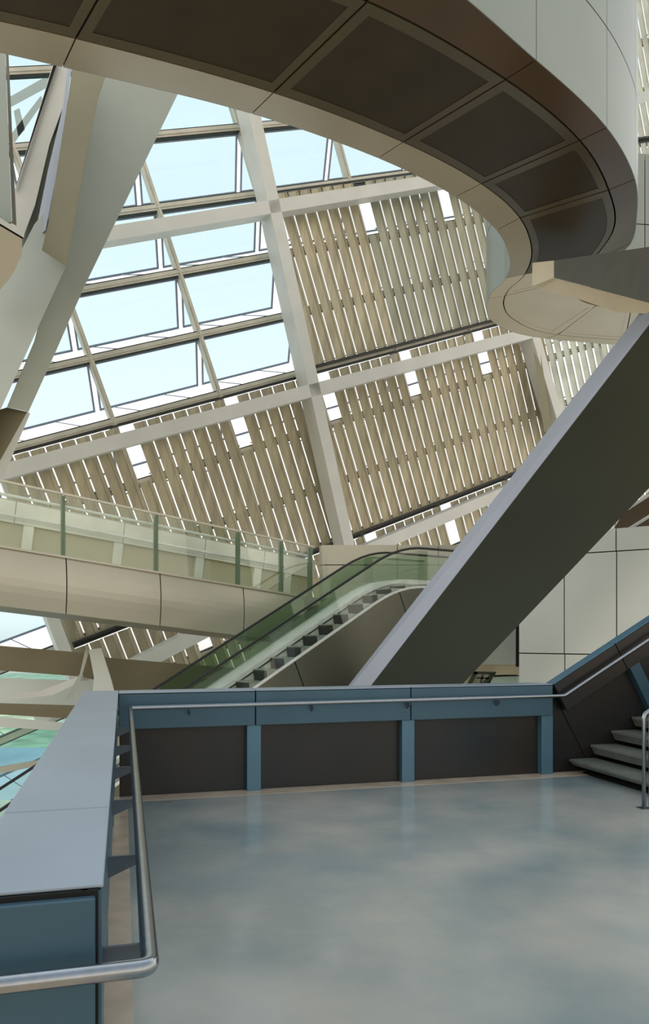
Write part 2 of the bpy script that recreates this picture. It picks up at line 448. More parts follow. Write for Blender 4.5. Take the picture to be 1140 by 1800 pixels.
# louvre panels
def words_for(i): return ('leftmost', 'second', 'third', 'fourth', 'fifth', 'sixth', 'seventh', 'eighth', 'ninth', 'tenth', 'last')[i]
def slat_profile(x, w):
    # folded plate seen in plan: flat face, then a return
    return [(x, .11), (x+w*.62, .16), (x+w*.68, .20), (x+w, .10), (x+w, .085), (x+w*.68, .185), (x+w*.62, .145), (x, .095)]
rows = [(-11.2, -5.62), (-5.38, .30), (.62, 6.22), (6.45, 12.1), (12.3, 16.1)]
rowname = ['lowest row', 'row above the escalator handrail', 'row beside open windows', 'row behind the walkway', 'topmost row']
seen_panels = {}
for ri, (q0, q1) in enumerate(rows):
    cnt = 0
    for i in range(len(PI)-1):
        kq = min(range(len(Q)), key=lambda k: abs(Q[k]-q0))
        if not louvred(i, kq): continue
        x0 = PI[i]+.06
        if not seen(x0, x0+3.7, q0, q1): continue
        m = M['slat']
        if ri == 2 and PI[i] < 11: m = M['slat_green'] if PI[i] > 3 else M['slat']
        if PI[i] > 11 or ri >= 3: m = M['slat_pale']
        r = empty('louvre_panel', '%s metal louvre panel, %s in the %s' % (
            'pale' if m is M['slat_pale'] else 'tan', words_for(cnt), rowname[ri]), 'louvre panel', 'louvre panels on the glass wall')
        cnt += 1
        bm = bmesh.new(); bc = bmesh.new()
        fp = Frame(FO, FA, FN, FB)          # prism along the lattice's up direction
        for j in range(8):
            a = x0+.4625*j; top = q1
            if j == 0 and PI[i] > -9:
                top = q1-1.78 if m is not M['slat_pale'] else q1
            gap = .042 if m is not M['slat_pale'] else .10
            prof = [(x, y+random.uniform(-.01, .01)*0) for x, y in slat_profile(a, .4625-gap)]
            fp.prism(bm, prof, q0, top)
            for q in (q0+.06, q0+1.95+random.uniform(-.3, .3), q0+3.9+random.uniform(-.3, .3)):
                fw.box(bm, a+.4625-gap, a+.4625, q-.02, q+.02, .06, .085)
        o = new_obj('slats', bm, m, r); o.data.materials.append(M['rail'])
        for f_ in o.data.polygons:
            if f_.area < .02: f_.material_index = 1
        bm = bmesh.new()
        fw.box(bm, x0, x0+3.7, q0-.10, q0-.03, .05, .30)
        new_obj('bottom_rail', bm, M['rail'], r)
        bm = bmesh.new()
        fw.box(bm, x0, x0+3.7, q1+.03, q1+.09, .08, .14)
        new_obj('top_rail', bm, M['rail'], r)

# white diagrid beams in front of the glazing
def fbeam(p0, q0, p1, q1, w, r0, r1, label, m=None):
    a, b = fw.at(p0, q0, 0), fw.at(p1, q1, 0); t = (b-a).normalized(); s = FN.cross(t).normalized()
    bm = bmesh.new(); Frame(a, t, s, FN).box(bm, 0, (b-a).length, -w/2, w/2, r0, r1)
    o = new_obj('lattice_beam', bm, m or M['white'], bevel=.01)
    return tag(o, label, 'beam', 'white beams of the leaning glass wall')
fbeam(.62, 10.6, -.90, -6.4, .42, .30, 1.05, 'upright white box beam crossing the middle of the glass wall')
fbeam(-8, 5.42, 10.5, 5.68, .40, .5, 1.05, 'upper white beam crossing the open windows and the green tinted louvres')
fbeam(-12.6, -.12, 10.4, -.36, .42, .5, 1.05, 'long white beam below the open windows, rising to the right')
fbeam(-.6, -6.02, 8.5, -5.88, .42, .5, 1.05, 'white beam just above the escalator handrail')
fbeam(-12.5, -6.95, -4, -6.25, .45, .5, 1.05, 'white beam under the glass sided ramp')
fbeam(9.9, 2.0, 10.75, -7, .42, .3, 1.05, 'upright tan beam right of the louvres, below the spiral walkway')
fbeam(-11.1, -9, -10.9, -2, .35, .15, .9, 'pale upright beam at the left edge below the ramp')
slab('side_fin', [(935, 590), (945, 590), (968, 745), (956, 762)], [(935, 590, 29.6), (968, 745, 30), (945, 590, 29.6)], .3, M['column_tan']).name = 'tan_fin'
tag(bpy.data.objects['tan_fin'], 'narrow tan fin beside the upright beam under the walkway', 'fin')

# outside: lawn, paving
bm = bmesh.new(); Frame((0, 0, 0), (1, 0, 0), (0, 1, 0), (0, 0, 1)).box(bm, -120, 60, 56, 160, -7.2, -7.0)
tag(new_obj('ground_lawn', bm, M['grass']), kind='structure')
bm = bmesh.new(); Frame((0, 0, 0), (1, 0, 0), (0, 1, 0), (0, 0, 1)).box(bm, -120, 60, 22, 56, -7.2, -7.0)
tag(new_obj('ground_paving', bm, M['pale']), kind='structure')

# ------------------------------------------------------------------ glass sided ramp on the left
RH = V((.829, .558, 0)).normalized(); RP = V((-RH.y, RH.x, 0))
RO = V((-6.13, 14, 3.32))
gk = 262/2327.0
RT = (RH-UP*gk).normalized()
def ramp_s(u, off=0):
    k = (u-570)/F; o = RO+RP*off
    return (k*o.y-o.x)/(RH.x-k*RH.y)
rm = empty('ramp', 'champagne clad ramp with glass balustrade descending from the left', 'ramp')
fr_r = Frame(RO, RH, RP, UP)
def sh(bm, s0, s1, n0, n1, z0, z1, slope=gk):
    c = []
    for z in (z0, z1):
        for s, n in ((s0, n0), (s1, n0), (s1, n1), (s0, n1)): c.append(RO+RH*s+RP*n+UP*(z-slope*s))
    hexa(bm, c)
ends = [-4, ramp_s(116), ramp_s(281), ramp_s(427), ramp_s(534)]
for a, b in zip(ends[:-1], ends[1:]):
    bm = bmesh.new()
    # slightly bellied panel
    n = 8
    pro = [(.10*math.sin(math.pi*.5*j/n)**1, -1.13+1.13*j/n) for j in range(n+1)]
    pts0 = [(-.06*math.sin(math.pi*(j/n)), -1.13+1.10*j/n) for j in range(n+1)]+[(.08, -.03), (.08, -1.13)]
    v0 = [bm.verts.new(RO+RH*(a+.012)+RP*x+UP*(z-gk*a)) for x, z in pts0]
    v1 = [bm.verts.new(RO+RH*(b-.012)+RP*x+UP*(z-gk*b)) for x, z in pts0]
    bm.faces.new(v0); bm.faces.new(list(reversed(v1)))
    for j in range(len(pts0)): bm.faces.new([v0[j], v0[(j+1) % len(pts0)], v1[(j+1) % len(pts0)], v1[j]])
    o = new_obj('fascia', bm, M['champagne'], rm)
bm = bmesh.new(); sh(bm, -4, ends[-1], .085, .13, -1.1, -.03); new_obj('joint_backing', bm, M['dark'], rm)
bm = bmesh.new(); sh(bm, -4, ends[-1], -.06, .2, -.03, .012); new_obj('curb', bm, M['champagne'], rm)
bm = bmesh.new(); sh(bm, -4, ends[-1]+.9, .2, 2.3, -.3, -.15); new_obj('deck', bm, M['cream'], rm)
bm = bmesh.new(); sh(bm, -4, ends[-1]+.35, .13, 2.4, -1.13, -1.08); new_obj('underside', bm, M['brown'], rm)
bm = bmesh.new(); sh(bm, ends[-1]+.0, ends[-1]+.42, .02, .25, -1.05, .02); new_obj('end_panel', bm, M['brown'], rm)
hz = 1.24
for u in (112, 276, 421, 497, 548):
    s = ramp_s(u-2); bm = bmesh.new()
    sh(bm, s, s+.055, .02, .16, .0, hz-.03, gk); new_obj('post', bm, M['greenpost'], rm)
lastp = ramp_s(553)
prev = -4
for u in (112, 276, 421, 497, 553):
    s = ramp_s(u); bm = bmesh.new(); sh(bm, prev+.06, s-.02, .05, .062, .012, hz-.01); new_obj('glass_panel', bm, G_bal, rm); prev = s
bm = bmesh.new(); sh(bm, -4, lastp, .02, .09, hz-.01, hz+.03); new_obj('top_rail', bm, M['mullion'], rm)
def rline(n, z, s0, s1): return [RO+RH*s+RP*n+UP*(z-gk*s) for s in (s0, s1)]
hrm = rm
tube('rail', rline(.25, 1.04, -4, lastp), .03, M['escal_white'], hrm)
rfar = empty('ramp_parapet', 'cream panelled parapet behind the glass on the far side of the ramp', 'parapet')
fr_rf = Frame(RO+RP*2.3+UP*1.36, RT, RP, RT.cross(RP)*(-1) if RT.cross(RP).z < 0 else RT.cross(RP))
def far_s(u): return ramp_s(u, 2.3)
parapet_segment(rfar, fr_rf, 14, [far_s(32)+4, far_s(223)+4], [], ends=(0, 0)) if False else None
frr = Frame(RO+RP*2.3-RH*4+UP*(1.36+gk*4), fr_rf.a, RP, fr_rf.c)
Lr = (far_s(556)+4)*1.006
parapet_segment(rfar, frr, Lr, [far_s(u)+4 for u in (32, 223, 366, 470)], [far_s(u)+4 for u in (59, 217, 360, 462, 515)],
                hgt=1.5, fas=.50, mats=('creamband', 'creamband', 'creamband', 'cream', 'cream'), back=1.6, postw=.22)
tube('rail', rline(2.12, .98, -4, lastp+.4), .03, M['escal_white'], rfar)

# ------------------------------------------------------------------ landing block at the ramp's end
lb = empty('landing', 'champagne landing block with curved corner where the escalator arrives', 'landing')
YL = 19.7
xl = px(560, 1000, YL).x
zt, zs, zb = px(600, 958, YL).z, px(600, 993, YL).z, .0
cuts = [560, 698, 770, 905]
def lwall(z0, z1, name):
    for a, b in zip(cuts[:-1], cuts[1:]):
        x0, x1 = px(a, 0, YL).x+.01, px(b, 0, YL).x-.01
        bm = bmesh.new()
        if a == 560:
            pts = [(x0, 1.2)]+[(x0+.25-.25*math.cos(t*math.pi/16), .25-.25*math.sin(t*math.pi/16)) for t in range(9)]+[(x1, 0), (x1, .06), (x0+.3, .06), (x0+.06, .3), (x0+.06, 1.2)]
        else:
            pts = [(x0, 0), (x1, 0), (x1, .06), (x0, .06)]
        prism_pts(bm, [V((x, YL+y, z0)) for x, y in pts], UP*(z1-z0)); new_obj(name, bm, M['champagne'], lb)
lwall(zs+.012, zt, 'upper_panel'); lwall(zb, zs-.012, 'panel')
bm = bmesh.new(); Frame((xl+.1, YL+.07, 0), (1, 0, 0), (0, 1, 0), UP)  .box(bm, .05, 5.2, 0, .04, zb, zt-.03); new_obj('joint_backing', bm, M['dark'], lb)
bm = bmesh.new(); Frame((xl, YL, 0), (1, 0, 0), (0, 1, 0), UP).box(bm, .0, 6, .1, 3.2, 2.2, 2.5); new_obj('deck', bm, M['cream'], lb)
# lower wall beneath the ramp's end
slab('lower_wall', [(440, 1121), (560, 1108), (600, 1250), (440, 1250)], [(440, 1121, 18.9), (560, 1108, 18.9), (600, 1250, 18.9)], .2, M['wallpanel'])
tag(bpy.data.objects['lower_wall'], 'pale wall panel below the ramp seen through the escalator glass', 'wall panel')

# right hand wall of panels
WA = V((5.5, 15.5, 0)); WD = V((-.814, .581, 0)); WN = V((.581, .814, 0))
def w_t(u):
    k = (u-570)/F; return (k*WA.y-WA.x)/(WD.x-k*WD.y)
def w_z(u, v): P = WA+WD*w_t(u); return px(u, v, P.y).z
wr = empty('wall_right', 'off white panelled wall on the right', kind='structure')
zt_ = w_z(1030, 932); z1 = w_z(1030, 972); z2 = w_z(1030, 1150); z3 = w_z(1030, 1240)
us = [911, 991, 1032, 1084, 1160, 1260]
fwr = Frame(WA, WD, WN, UP)
gp = .012
for (za, zb2, cc) in ((z1, zt_, (911, 1032, 1160, 1260)), (z2, z1, (911, 991, 1084, 1160, 1260)), (z3-.6, z2, (911, 991, 1084, 1160, 1260))):
    pass
for (za, zb2, cc) in ((z1, zt_, (911, 1082, 1260)), (z2, z1, (911, 991, 1083, 1260)), (z3-.2, z2, (911, 992, 1085, 1260))):
    for a, b in zip(cc[:-1], cc[1:]):
        bm = bmesh.new(); fwr.box(bm, w_t(b)+gp, w_t(a)-gp, 0, .05, za+gp, zb2-gp); new_obj('panel', bm, M['wallpanel'], wr)
bm = bmesh.new(); fwr.box(bm, w_t(1260), w_t(911), .051, .3, z3-.2, zt_-.02); new_obj('joint_backing', bm, M['dark'], wr)
# return wall left of the dark joint, and the tan base with a small window
slab('return_panel', [(860, 1060), (906, 1000), (908, 1167), (800, 1170)], [(795, 1167, 17.5), (908, 1167, 17.2), (908, 900, 17.2)], .2, M['column'])
bpy.data.objects['return_panel'].name = 'trim_1'; tag(bpy.data.objects['trim_1'], kind='structure')
slab('dark_joint', [(906, 1080), (916, 1080), (916, 1172), (906, 1172)], [(906, 1080, 17.0), (916, 1080, 17.0), (906, 1172, 17.0)], .1, M['dark'])
bpy.data.objects['dark_joint'].name = 'trim_3'; tag(bpy.data.objects['trim_3'], kind='structure')
bw = empty('wall_base', kind='structure')
slab('tan_face', [(780, 1169), (909, 1168), (909, 1186), (870, 1186), (865, 1189), (835, 1181), (812, 1230), (760, 1230)], [(830, 1169, 17.4), (909, 1169, 17.3), (909, 1230, 17.3)], .15, M['tan'], bw)
slab('tan_face', [(938, 1186), (1010, 1186), (1010, 1230), (938, 1230)], [(830, 1169, 17.4), (909, 1169, 17.3), (909, 1230, 17.3)], .15, M['tan'], bw)
slab('head', [(909, 1170), (980, 1170), (980, 1187), (909, 1187)], [(830, 1169, 17.4), (909, 1169, 17.3), (909, 1230, 17.3)], .15, M['tan'], bw)
lw = empty('low_window', 'small low window below the panelled wall, just above the parapet', 'window')
slab('pane', [(866, 1190), (938, 1187), (938, 1225), (850, 1225)], [(866, 1190, 17.6), (938, 1187, 17.6), (938, 1215, 17.6)], .02, glass('pale_window', (.8, .9, .85), .2, .1, .6, (.85, .95, .85)), lw)
slab('frame', [(860, 1187), (938, 1184), (938, 1187.5), (866, 1190), (848, 1225), (840, 1225)], [(866, 1190, 17.5), (938, 1187, 17.5), (938, 1215, 17.5)], .08, M['dark'], lw)
tr_ = empty('steel_bracket', 'dark brown steel bracket left of the small low window', 'bracket')
for pp in ([(832, 1180), (872, 1181), (870, 1186), (832, 1185)], [(832, 1180), (840, 1182), (828, 1204), (820, 1204)], [(862, 1184), (870, 1186), (852, 1204), (843, 1204)], [(838, 1190), (860, 1191), (858, 1194), (836, 1193)], [(846, 1186), (850, 1186), (846, 1203), (842, 1203)]):
    slab('bar', pp, [(832, 1180, 17.1), (872, 1181, 17.1), (850, 1204, 17.1)], .12, M['strut'], tr_)

# brown louvred roof piece beyond the wall on the far right
br = empty('side_canopy', 'dark brown slanted canopy with two pale tubes above the panelled wall', 'canopy')
slab('soffit', [(1078, 930), (1092, 906), (1180, 830), (1200, 925), (1100, 932)], [(1078, 930, 19), (1180, 830, 17), (1200, 925, 18)], .3, M['band_dark'], br)
tube('rail', [px(1100, 896, 17.4), px(1180, 844, 16.0)], .035, M['white'], br)
tube('rail', [px(1104, 930, 17.4), px(1185, 880, 16.0)], .035, M['white'], br)

# ------------------------------------------------------------------ escalator
EO = V((-.118, 15.4, 1.457))
def zprof(k):
    k0, Lb = 1.5, 1.4
    if k < k0: return .577*k
    if k < k0+Lb: d = k-k0; return .577*(k0+d-d*d/(2*Lb))
    return .577*(k0+Lb/2)
KB = -7.6
def zp(k):
    if k > KB+1.4: return zprof(k)
    if k > KB: d = KB+1.4-k; return .577*(KB+1.4)-.577*(d-d*d/2.8)
    return .577*(KB+.7)
def ek(k, n, z): return EO+RH*k+RP*n+UP*(zp(k)+z)
ks = [-9+.25*i for i in range(int((5.2+9)/.25)+1)]
es = empty('escalator', 'glass sided escalator rising to the landing behind the parapet', 'escalator')
def strip(name, n0, n1, z0, z1, m, k0=-9, k1=5.2, parent=es):
    bm = bmesh.new(); prev = None
    for k in [k for k in ks if k0-1e-6 <= k <= k1+1e-6]:
        r = [bm.verts.new(ek(k, n, z)) for n, z in ((n0, z0), (n1, z0), (n1, z1), (n0, z1))]
        if prev:
            for j in range(4): bm.faces.new([prev[j], prev[(j+1) % 4], r[(j+1) % 4], r[j]])
        else: bm.faces.new(r)
        prev = r
    bm.faces.new(list(reversed(prev)))
    return new_obj(name, bm, m, parent)
strip('skirt', 0.0, .06, -.02, .03, M['escal_white'])
strip('skirt', .64, 1.30, -.30, .22, M['escal_white'])
strip('skirt_rail', .61, .64, .10, .13, M['steel'])
strip('balustrade_glass', .03, .045, .03, .86, G_bal)
strip('balustrade_glass', 1.2, 1.215, .20, .86, G_esc, k0=-3.0)
strip('balustrade_glass', 1.2, 1.215, .20, .86, G_bal, k1=-3.0)
strip('track_bed', .06, .72, -1.0, -.62, M['dark'])
for n in (.035, 1.2):
    o = tube('handrail', [ek(k, n, .90) for k in ks], .028, M['rubber'], es, 10)
# cladding with slanted joints
kj = [-9, -6.2, -3.9, -1.6+1.0, 2.15, 5.2]
for a, b in zip(kj[:-1], kj[1:]):
    bm = bmesh.new(); top = []; n = 10
    for j in range(n+1):
        k = a+.012+(b-a-.024)*j/n; top.append((k, zp(k)-.02))
    lean = .42
    bot = [(k+(lean*2.3 if b < 5 or j < n else 0) if k > -8.9 else k, zp(k)-2.3) for j, (k, z) in enumerate(top)]
    pts = top+list(reversed(bot))
    P = [EO+RH*k+RP*(-.02)+UP*z for k, z in pts]
    prism_pts(bm, P, RP*.04)
    new_obj('cladding', bm, M['escal_side'], es)
strip('joint_backing', .03, .05, -2.2, -.05, M['dark'])
strip('cladding_far', 1.26, 1.30, -2.2, -.3, M['escal_side'])
k = -8.0
while k < 2.6:
    zk = zp(k+.2)
    bm = bmesh.new()
    P = [EO+RH*(k)+RP*.08+UP*(zk+.06), EO+RH*(k+.40)+RP*.08+UP*(zk+.06), EO+RH*(k+.40)+RP*.08+UP*(zk-.17), EO+RH*(k+.03)+RP*.08+UP*(zk-.17)]
    prism_pts(bm, P, RP*.54); so_ = new_obj('step', bm, M['step'], es)
    bm = bmesh.new()
    P = [EO+RH*(k-.012)+RP*.08+UP*(zk+.035), EO+RH*(k)+RP*.08+UP*(zk+.035), EO+RH*(k+.03)+RP*.08+UP*(zk-.17), EO+RH*(k+.015)+RP*.08+UP*(zk-.17)]
    prism_pts(bm, P, RP*.54); new_obj('riser', bm, M['rubber'], so_)
    k += .4

# ------------------------------------------------------------------ big dark strut leaning over the escalator
big = empty('box_strut', 'huge dark olive box strut with a pale edge face leaning up to the right', 'strut')
def ext(a, b, t): return a+(b-a)*t
I0, I1 = px(652, 1205, 14.0), px(1140, 571, 11.0)
O0, O1 = px(613, 1205, 14.7), px(1124, 551, 11.9)
R0 = px(811, 1204, 14.6)
R1 = ray_poly([(1140, 858)], [(652, 1205, 14.0), (1140, 571, 11.0), (811, 1204, 14.6)])[0][0]
X0, X1 = px(775, 1204, 15.4), px(1105, 850, 13.2)
def sect(t, tr):
    i, o, r = ext(I0, I1, t), ext(O0, O1, t), ext(R0, R1, tr)
    return i, o, r, ext(X0, X1, tr)
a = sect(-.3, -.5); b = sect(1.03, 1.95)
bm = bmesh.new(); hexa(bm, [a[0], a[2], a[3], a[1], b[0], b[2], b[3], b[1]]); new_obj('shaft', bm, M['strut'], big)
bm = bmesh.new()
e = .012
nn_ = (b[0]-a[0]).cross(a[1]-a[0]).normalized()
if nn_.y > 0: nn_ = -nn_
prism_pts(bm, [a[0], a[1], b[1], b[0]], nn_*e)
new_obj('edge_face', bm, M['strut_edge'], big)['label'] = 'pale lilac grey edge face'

# ------------------------------------------------------------------ spiral walkway overhead
D = 8.0; ZS = EYE+D
def zpt(u, v, dz=0): return px(u, v, (D+dz)*F/(HOR-v))
e2px = [(133, 68), (480, 163), (708, 250), (845, 323), (913, 383), (934, 440)]
E2 = [V((-8.6, 8.3, ZS)), V((-6.0, 9.15, ZS))]+[zpt(*p) for p in e2px]
E3 = [V((-7.5, 6.4, ZS)), V((-4.8, 7.45, ZS)), V((-2.08, 8.35, ZS)), zpt(645, 3), zpt(888, 140), zpt(1018, 247), zpt(1069, 334), zpt(1078, 402)]
z1_ = .3; z4_ = .15
E1 = [V((-9.0, 9.2, ZS+z1_)), V((-6.3, 10.05, ZS+z1_))]+[zpt(u, v, z) for u, v, z in [(110, 118, .3), (442, 200, .3), (664, 278, .3), (800, 346, .26), (872, 405, .16), (895, 455, .07)]]
E4 = [V((-7.3, 5.9, ZS+z4_)), V((-4.6, 6.95, ZS+z4_)), V((-1.85, 7.85, ZS+z4_)), V((.75, 8.75, ZS+z4_)), zpt(942, 105, z4_), zpt(1066, 224, z4_), zpt(1116, 315, z4_), zpt(1119, 385, z4_)]
# the turn back to the right at the far end
E2 += [zpt(u, v) for u, v in [(922, 482), (892, 512), (885, 538), (903, 562), (960, 585), (1085, 597)]]+[V((10.2, 20.3, ZS))]
E1 += [zpt(u, v, .03) for u, v in [(888, 489), (862, 516), (854, 545), (873, 571), (935, 592), (1080, 606)]]+[V((10.3, 20.9, ZS+.03))]
E3 += [V((5.74, 16.0, ZS)), V((5.72, 16.5, ZS)), V((5.77, 17.0, ZS)), V((5.95, 17.55, ZS)), V((6.5, 18.0, ZS)), V((7.4, 18.25, ZS)), V((9.6, 18.4, ZS))]
E4 += [V((6.4, 15.4, ZS+z4_)), V((6.35, 16.1, ZS+z4_)), V((6.35, 16.7, ZS+z4_)), V((6.45, 17.1, ZS+z4_)), V((6.8, 17.45, ZS+z4_)), V((7.5, 17.65, ZS+z4_)), V((9.6, 17.8, ZS+z4_))]
NK = len(E2)
wk = empty('walkway', 'bronze spiral walkway curving overhead with panelled soffit and pale outer side', 'walkway')
def loft(name, fa, fb, t0, t1, m, g0=.015, g1=.015, thick=.03, n=14, parent=wk, gs=.015):
    n = max(n, int((t1-t0)*16)) if n == 14 else n
    """strip between two functions of t, with real joints at the ends and sides"""
    la = (fa(t1)-fa(t0)).length
    dt = g0/max(la, .1)*(t1-t0); bm = bmesh.new(); rows_ = []
    for j in range(n+1):
        t = t0+dt+(t1-t0-2*dt)*j/n; A, B = fa(t), fb(t); d = (B-A).normalized()
        A2, B2 = A+d*gs, B-d*g1
        rows_.append([bm.verts.new(q) for q in (A2, B2, B2+UP*thick, A2+UP*thick)])
    for r0, r1 in zip(rows_[:-1], rows_[1:]):
        for j in range(4): bm.faces.new([r0[j], r0[(j+1) % 4], r1[(j+1) % 4], r1[j]])
    bm.faces.new(rows_[0]); bm.faces.new(list(reversed(rows_[-1])))
    return new_obj(name, bm, m, parent)
f1 = lambda t: catmull(E1, t); f2 = lambda t: catmull(E2, t); f3 = lambda t: catmull(E3, t); f4 = lambda t: catmull(E4, t)
def mixf(fa, fb, w, dz=0): return lambda t: fa(t).lerp(fb(t), w)+UP*dz
cellsT = [0, 1, 2, 3, 4, 5, 6, 8, 9.3, 12.2, 13.1, 14]
for a, b in zip(cellsT[:-1], cellsT[1:]):
    b = min(b, NK-1)
    if a >= b: break
    lit = a >= 8  # far soffit cells, mesh included, take the lit tone as colour
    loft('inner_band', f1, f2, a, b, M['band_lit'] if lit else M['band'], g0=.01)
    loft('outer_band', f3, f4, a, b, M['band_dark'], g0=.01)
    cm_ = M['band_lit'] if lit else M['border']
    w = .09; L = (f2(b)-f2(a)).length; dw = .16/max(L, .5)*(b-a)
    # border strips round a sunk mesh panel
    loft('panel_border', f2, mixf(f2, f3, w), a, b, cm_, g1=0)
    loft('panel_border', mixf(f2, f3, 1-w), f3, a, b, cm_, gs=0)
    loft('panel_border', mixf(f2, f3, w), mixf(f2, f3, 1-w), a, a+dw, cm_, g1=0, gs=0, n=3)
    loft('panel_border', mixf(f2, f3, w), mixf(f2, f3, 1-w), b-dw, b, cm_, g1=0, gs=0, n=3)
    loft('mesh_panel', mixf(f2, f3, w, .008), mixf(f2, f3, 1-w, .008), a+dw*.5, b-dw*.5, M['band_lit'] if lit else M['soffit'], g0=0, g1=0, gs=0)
loft('joint_backing', mixf(f1, f2, 0.3, .10), mixf(f2, f1, 0, .045), 0, NK-1, M['dark'], n=208, g0=0)
loft('joint_backing', mixf(f2, f3, 0, .04), mixf(f2, f3, 1, .04), 0, NK-1, M['dark'], n=208, g0=0)
loft('joint_backing', mixf(f3, f4, 0, .04), mixf(f3, f4, .98, .04), 0, NK-1, M['dark'], n=208, g0=0)
loft('deck', mixf(f1, f4, .03, .6), mixf(f1, f4, .97, .6), 0, NK-1, M['wallpanel'], n=208, thick=.1)
def side(name, fe, a, b, z0, z1, m, sgn, g=.008, n=14, lean=0.0):
    bm = bmesh.new(); rows_ = []
    L = (fe(b)-fe(a)).length; dt = g/max(L, .1)*(b-a)
    for j in range(n+1):
        t = a+dt+(b-a-2*dt)*j/n; P = fe(t); T = fe(min(t+.02, NK-1))-fe(max(t-.02, 0)); T.z = 0; T.normalize()
        nn = V((T.y, -T.x, 0))*sgn
        P = P-nn*lean; rows_.append([bm.verts.new(q) for q in (P+UP*z0, P-nn*.04+UP*z0, P-nn*.04+UP*z1, P+UP*z1)])
    for r0, r1 in zip(rows_[:-1], rows_[1:]):
        for j in range(4): bm.faces.new([r0[j], r0[(j+1) % 4], r1[(j+1) % 4], r1[j]])
    bm.faces.new(rows_[0]); bm.faces.new(list(reversed(rows_[-1])))
    return new_obj(name, bm, m, wk)
for fe, sgn, nm in ((f4, 1, 'outer_side_panel'), (f1, -1, 'inner_side_panel')):
    for a, b in zip(cellsT[:-1], cellsT[1:]):
        b = min(b, NK-1)
        if a >= b: break
        side(nm, fe, a, b, 0, 1.60, M['fascia_pale'], sgn)
        side(nm, fe, a, b, 1.625, 3.3, M['fascia_pale'], sgn, n=14)
    side('joint_backing', fe, 0, NK-1, .05, 3.2, M['dark'], sgn, n=154, lean=.06)

# box beam that carries the far end of the walkway
M['boxbeam'] = mat('box_beam_paint', (.068, .053, .028), .45, .1)
bb = empty('box_beam', 'dark box beam running out to the right under the spiral walkway', 'beam')
A = [px(973, 458, 14.1), px(973, 488, 14.1), px(1160, 537, 10.2), px(1160, 431, 10.2)]
dx_ = V((1.0, .25, 0))
bm = bmesh.new(); hexa(bm, [A[1], A[2], A[2]+dx_, A[1]+dx_, A[0], A[3], A[3]+dx_, A[0]+dx_])
o = new_obj('shaft', bm, M['boxbeam'], bb)
E_ = [px(935, 462, 15.2), px(935, 503, 15.2)]
bm = bmesh.new(); hexa(bm, [A[1], E_[1], E_[1]+dx_, A[1]+dx_, A[0], E_[0], E_[0]+dx_, A[0]+dx_])
new_obj('end_face', bm, M['band_lit'], bb)['label'] = 'light champagne end piece'
slab('bottom_flange', [(936, 503), (973, 488.5), (1150, 535), (1150, 552), (1085, 549), (1008, 523)], [(973, 488, 14.3), (1150, 534, 11.1), (936, 502, 15.6)], .03, M['band_lit'], bb)

# small pieces behind the ring at the right edge
slab('brace', [(1112, 172), (1150, 150), (1150, 172), (1112, 188)], [(1112, 172, 24), (1150, 150, 23), (1112, 188, 24)], .4, M['white']).name = 'cross_brace'
tag(bpy.data.objects['cross_brace'], 'upper white brace glimpsed at the right edge beside the spiral walkway', 'brace')
o = slab('cross_brace', [(1116, 300), (1150, 235), (1150, 262), (1118, 320)], [(1112, 300, 23), (1150, 235, 22), (1118, 320, 23)], .4, M['white'])
tag(o, 'lower steep white brace at the right edge beside the spiral walkway', 'brace')
o = slab('pale_gusset', [(1086, 445), (1150, 432), (1150, 385), (1118, 392), (1100, 415)], [(1086, 445, 22), (1150, 432, 21), (1150, 385, 22)], .3, M['fascia_pale'])
tag(o, 'pale grey gusset panel above the dark box beam at the right edge', 'panel')

# ------------------------------------------------------------------ leaning columns, upper left
def column(name, pp, tri, th, m, label):
    o = slab(name, pp, tri, th, m, bevel=.01); return tag(o, label, 'column')
column('leaning_column', [(140, 90), (355, 76), (311, 168), (150, 500), (122, 563), (98, 618), (50, 724), (12, 716), (60, 600), (95, 466), (120, 312), (135, 215)],
       [(100, 150, 16.1), (311, 168, 17.2), (50, 724, 16.5)], .9, M['column'], 'broad grey column leaning across the open windows at upper left')
column('leaning_column', [(60, 395), (80, 370), (117, 466), (0, 722), (-60, 850), (-60, 560), (0, 505), (30, 455)],
       [(80, 370, 16.05), (0, 722, 16.05), (0, 505, 16.3)], .8, M['column'], 'lower left leaning column below the tan slab end')
column('leaning_column', [(118, 170), (135, 300), (100, 450), (-20, 640), (-60, 640), (-60, 480), (20, 440), (26, 395), (87, 250)],
       [(87, 254, 17.2), (100, 450, 17.2), (0, 560, 17.6)], .4, M['fascia_pale'], 'grey green column behind the tan slab column at upper left')
column('leaning_column', [(131, 90), (200, 80), (185, 135), (171, 178), (165, 210), (145, 312), (117, 469), (73, 440), (87, 384), (98, 312), (116, 196)],
       [(132, 125, 15.3), (117, 469, 15.3), (185, 135, 15.2)], .35, M['column_tan'], 'tan slab ended column overlapping the broad grey one')
column('leaning_column', [(123, 80), (131, 80), (116, 196), (98, 312), (80, 405), (60, 420), (84, 300), (111, 187)],
       [(123, 123, 15.6), (98, 312, 15.6), (84, 300, 16.2)], .3, M['strut_edge'], 'thin lilac edged column left of the tan slab column')
column('leaning_column', [(100, 90), (124, 90), (111, 187), (87, 254), (62, 360), (40, 420), (22, 430), (26, 332)],
       [(100, 118, 17), (26, 332, 17), (87, 254, 17)], .4, M['white'], 'pale grey beam beside the thin black gasket at upper left')
column('black_gasket', [(95, 110), (101, 110), (30, 320), (26, 334)], [(97, 118, 16.9), (27, 325, 16.9), (101, 118, 16.9)], .08, M['dark'], 'thin black strip between the upper left window and pale beam')
column('black_gap', [(111, 190), (107, 218), (87, 254)], [(97, 118, 16.7), (27, 325, 16.7), (101, 118, 16.7)], .08, M['dark'], 'small black wedge between two columns at upper left')
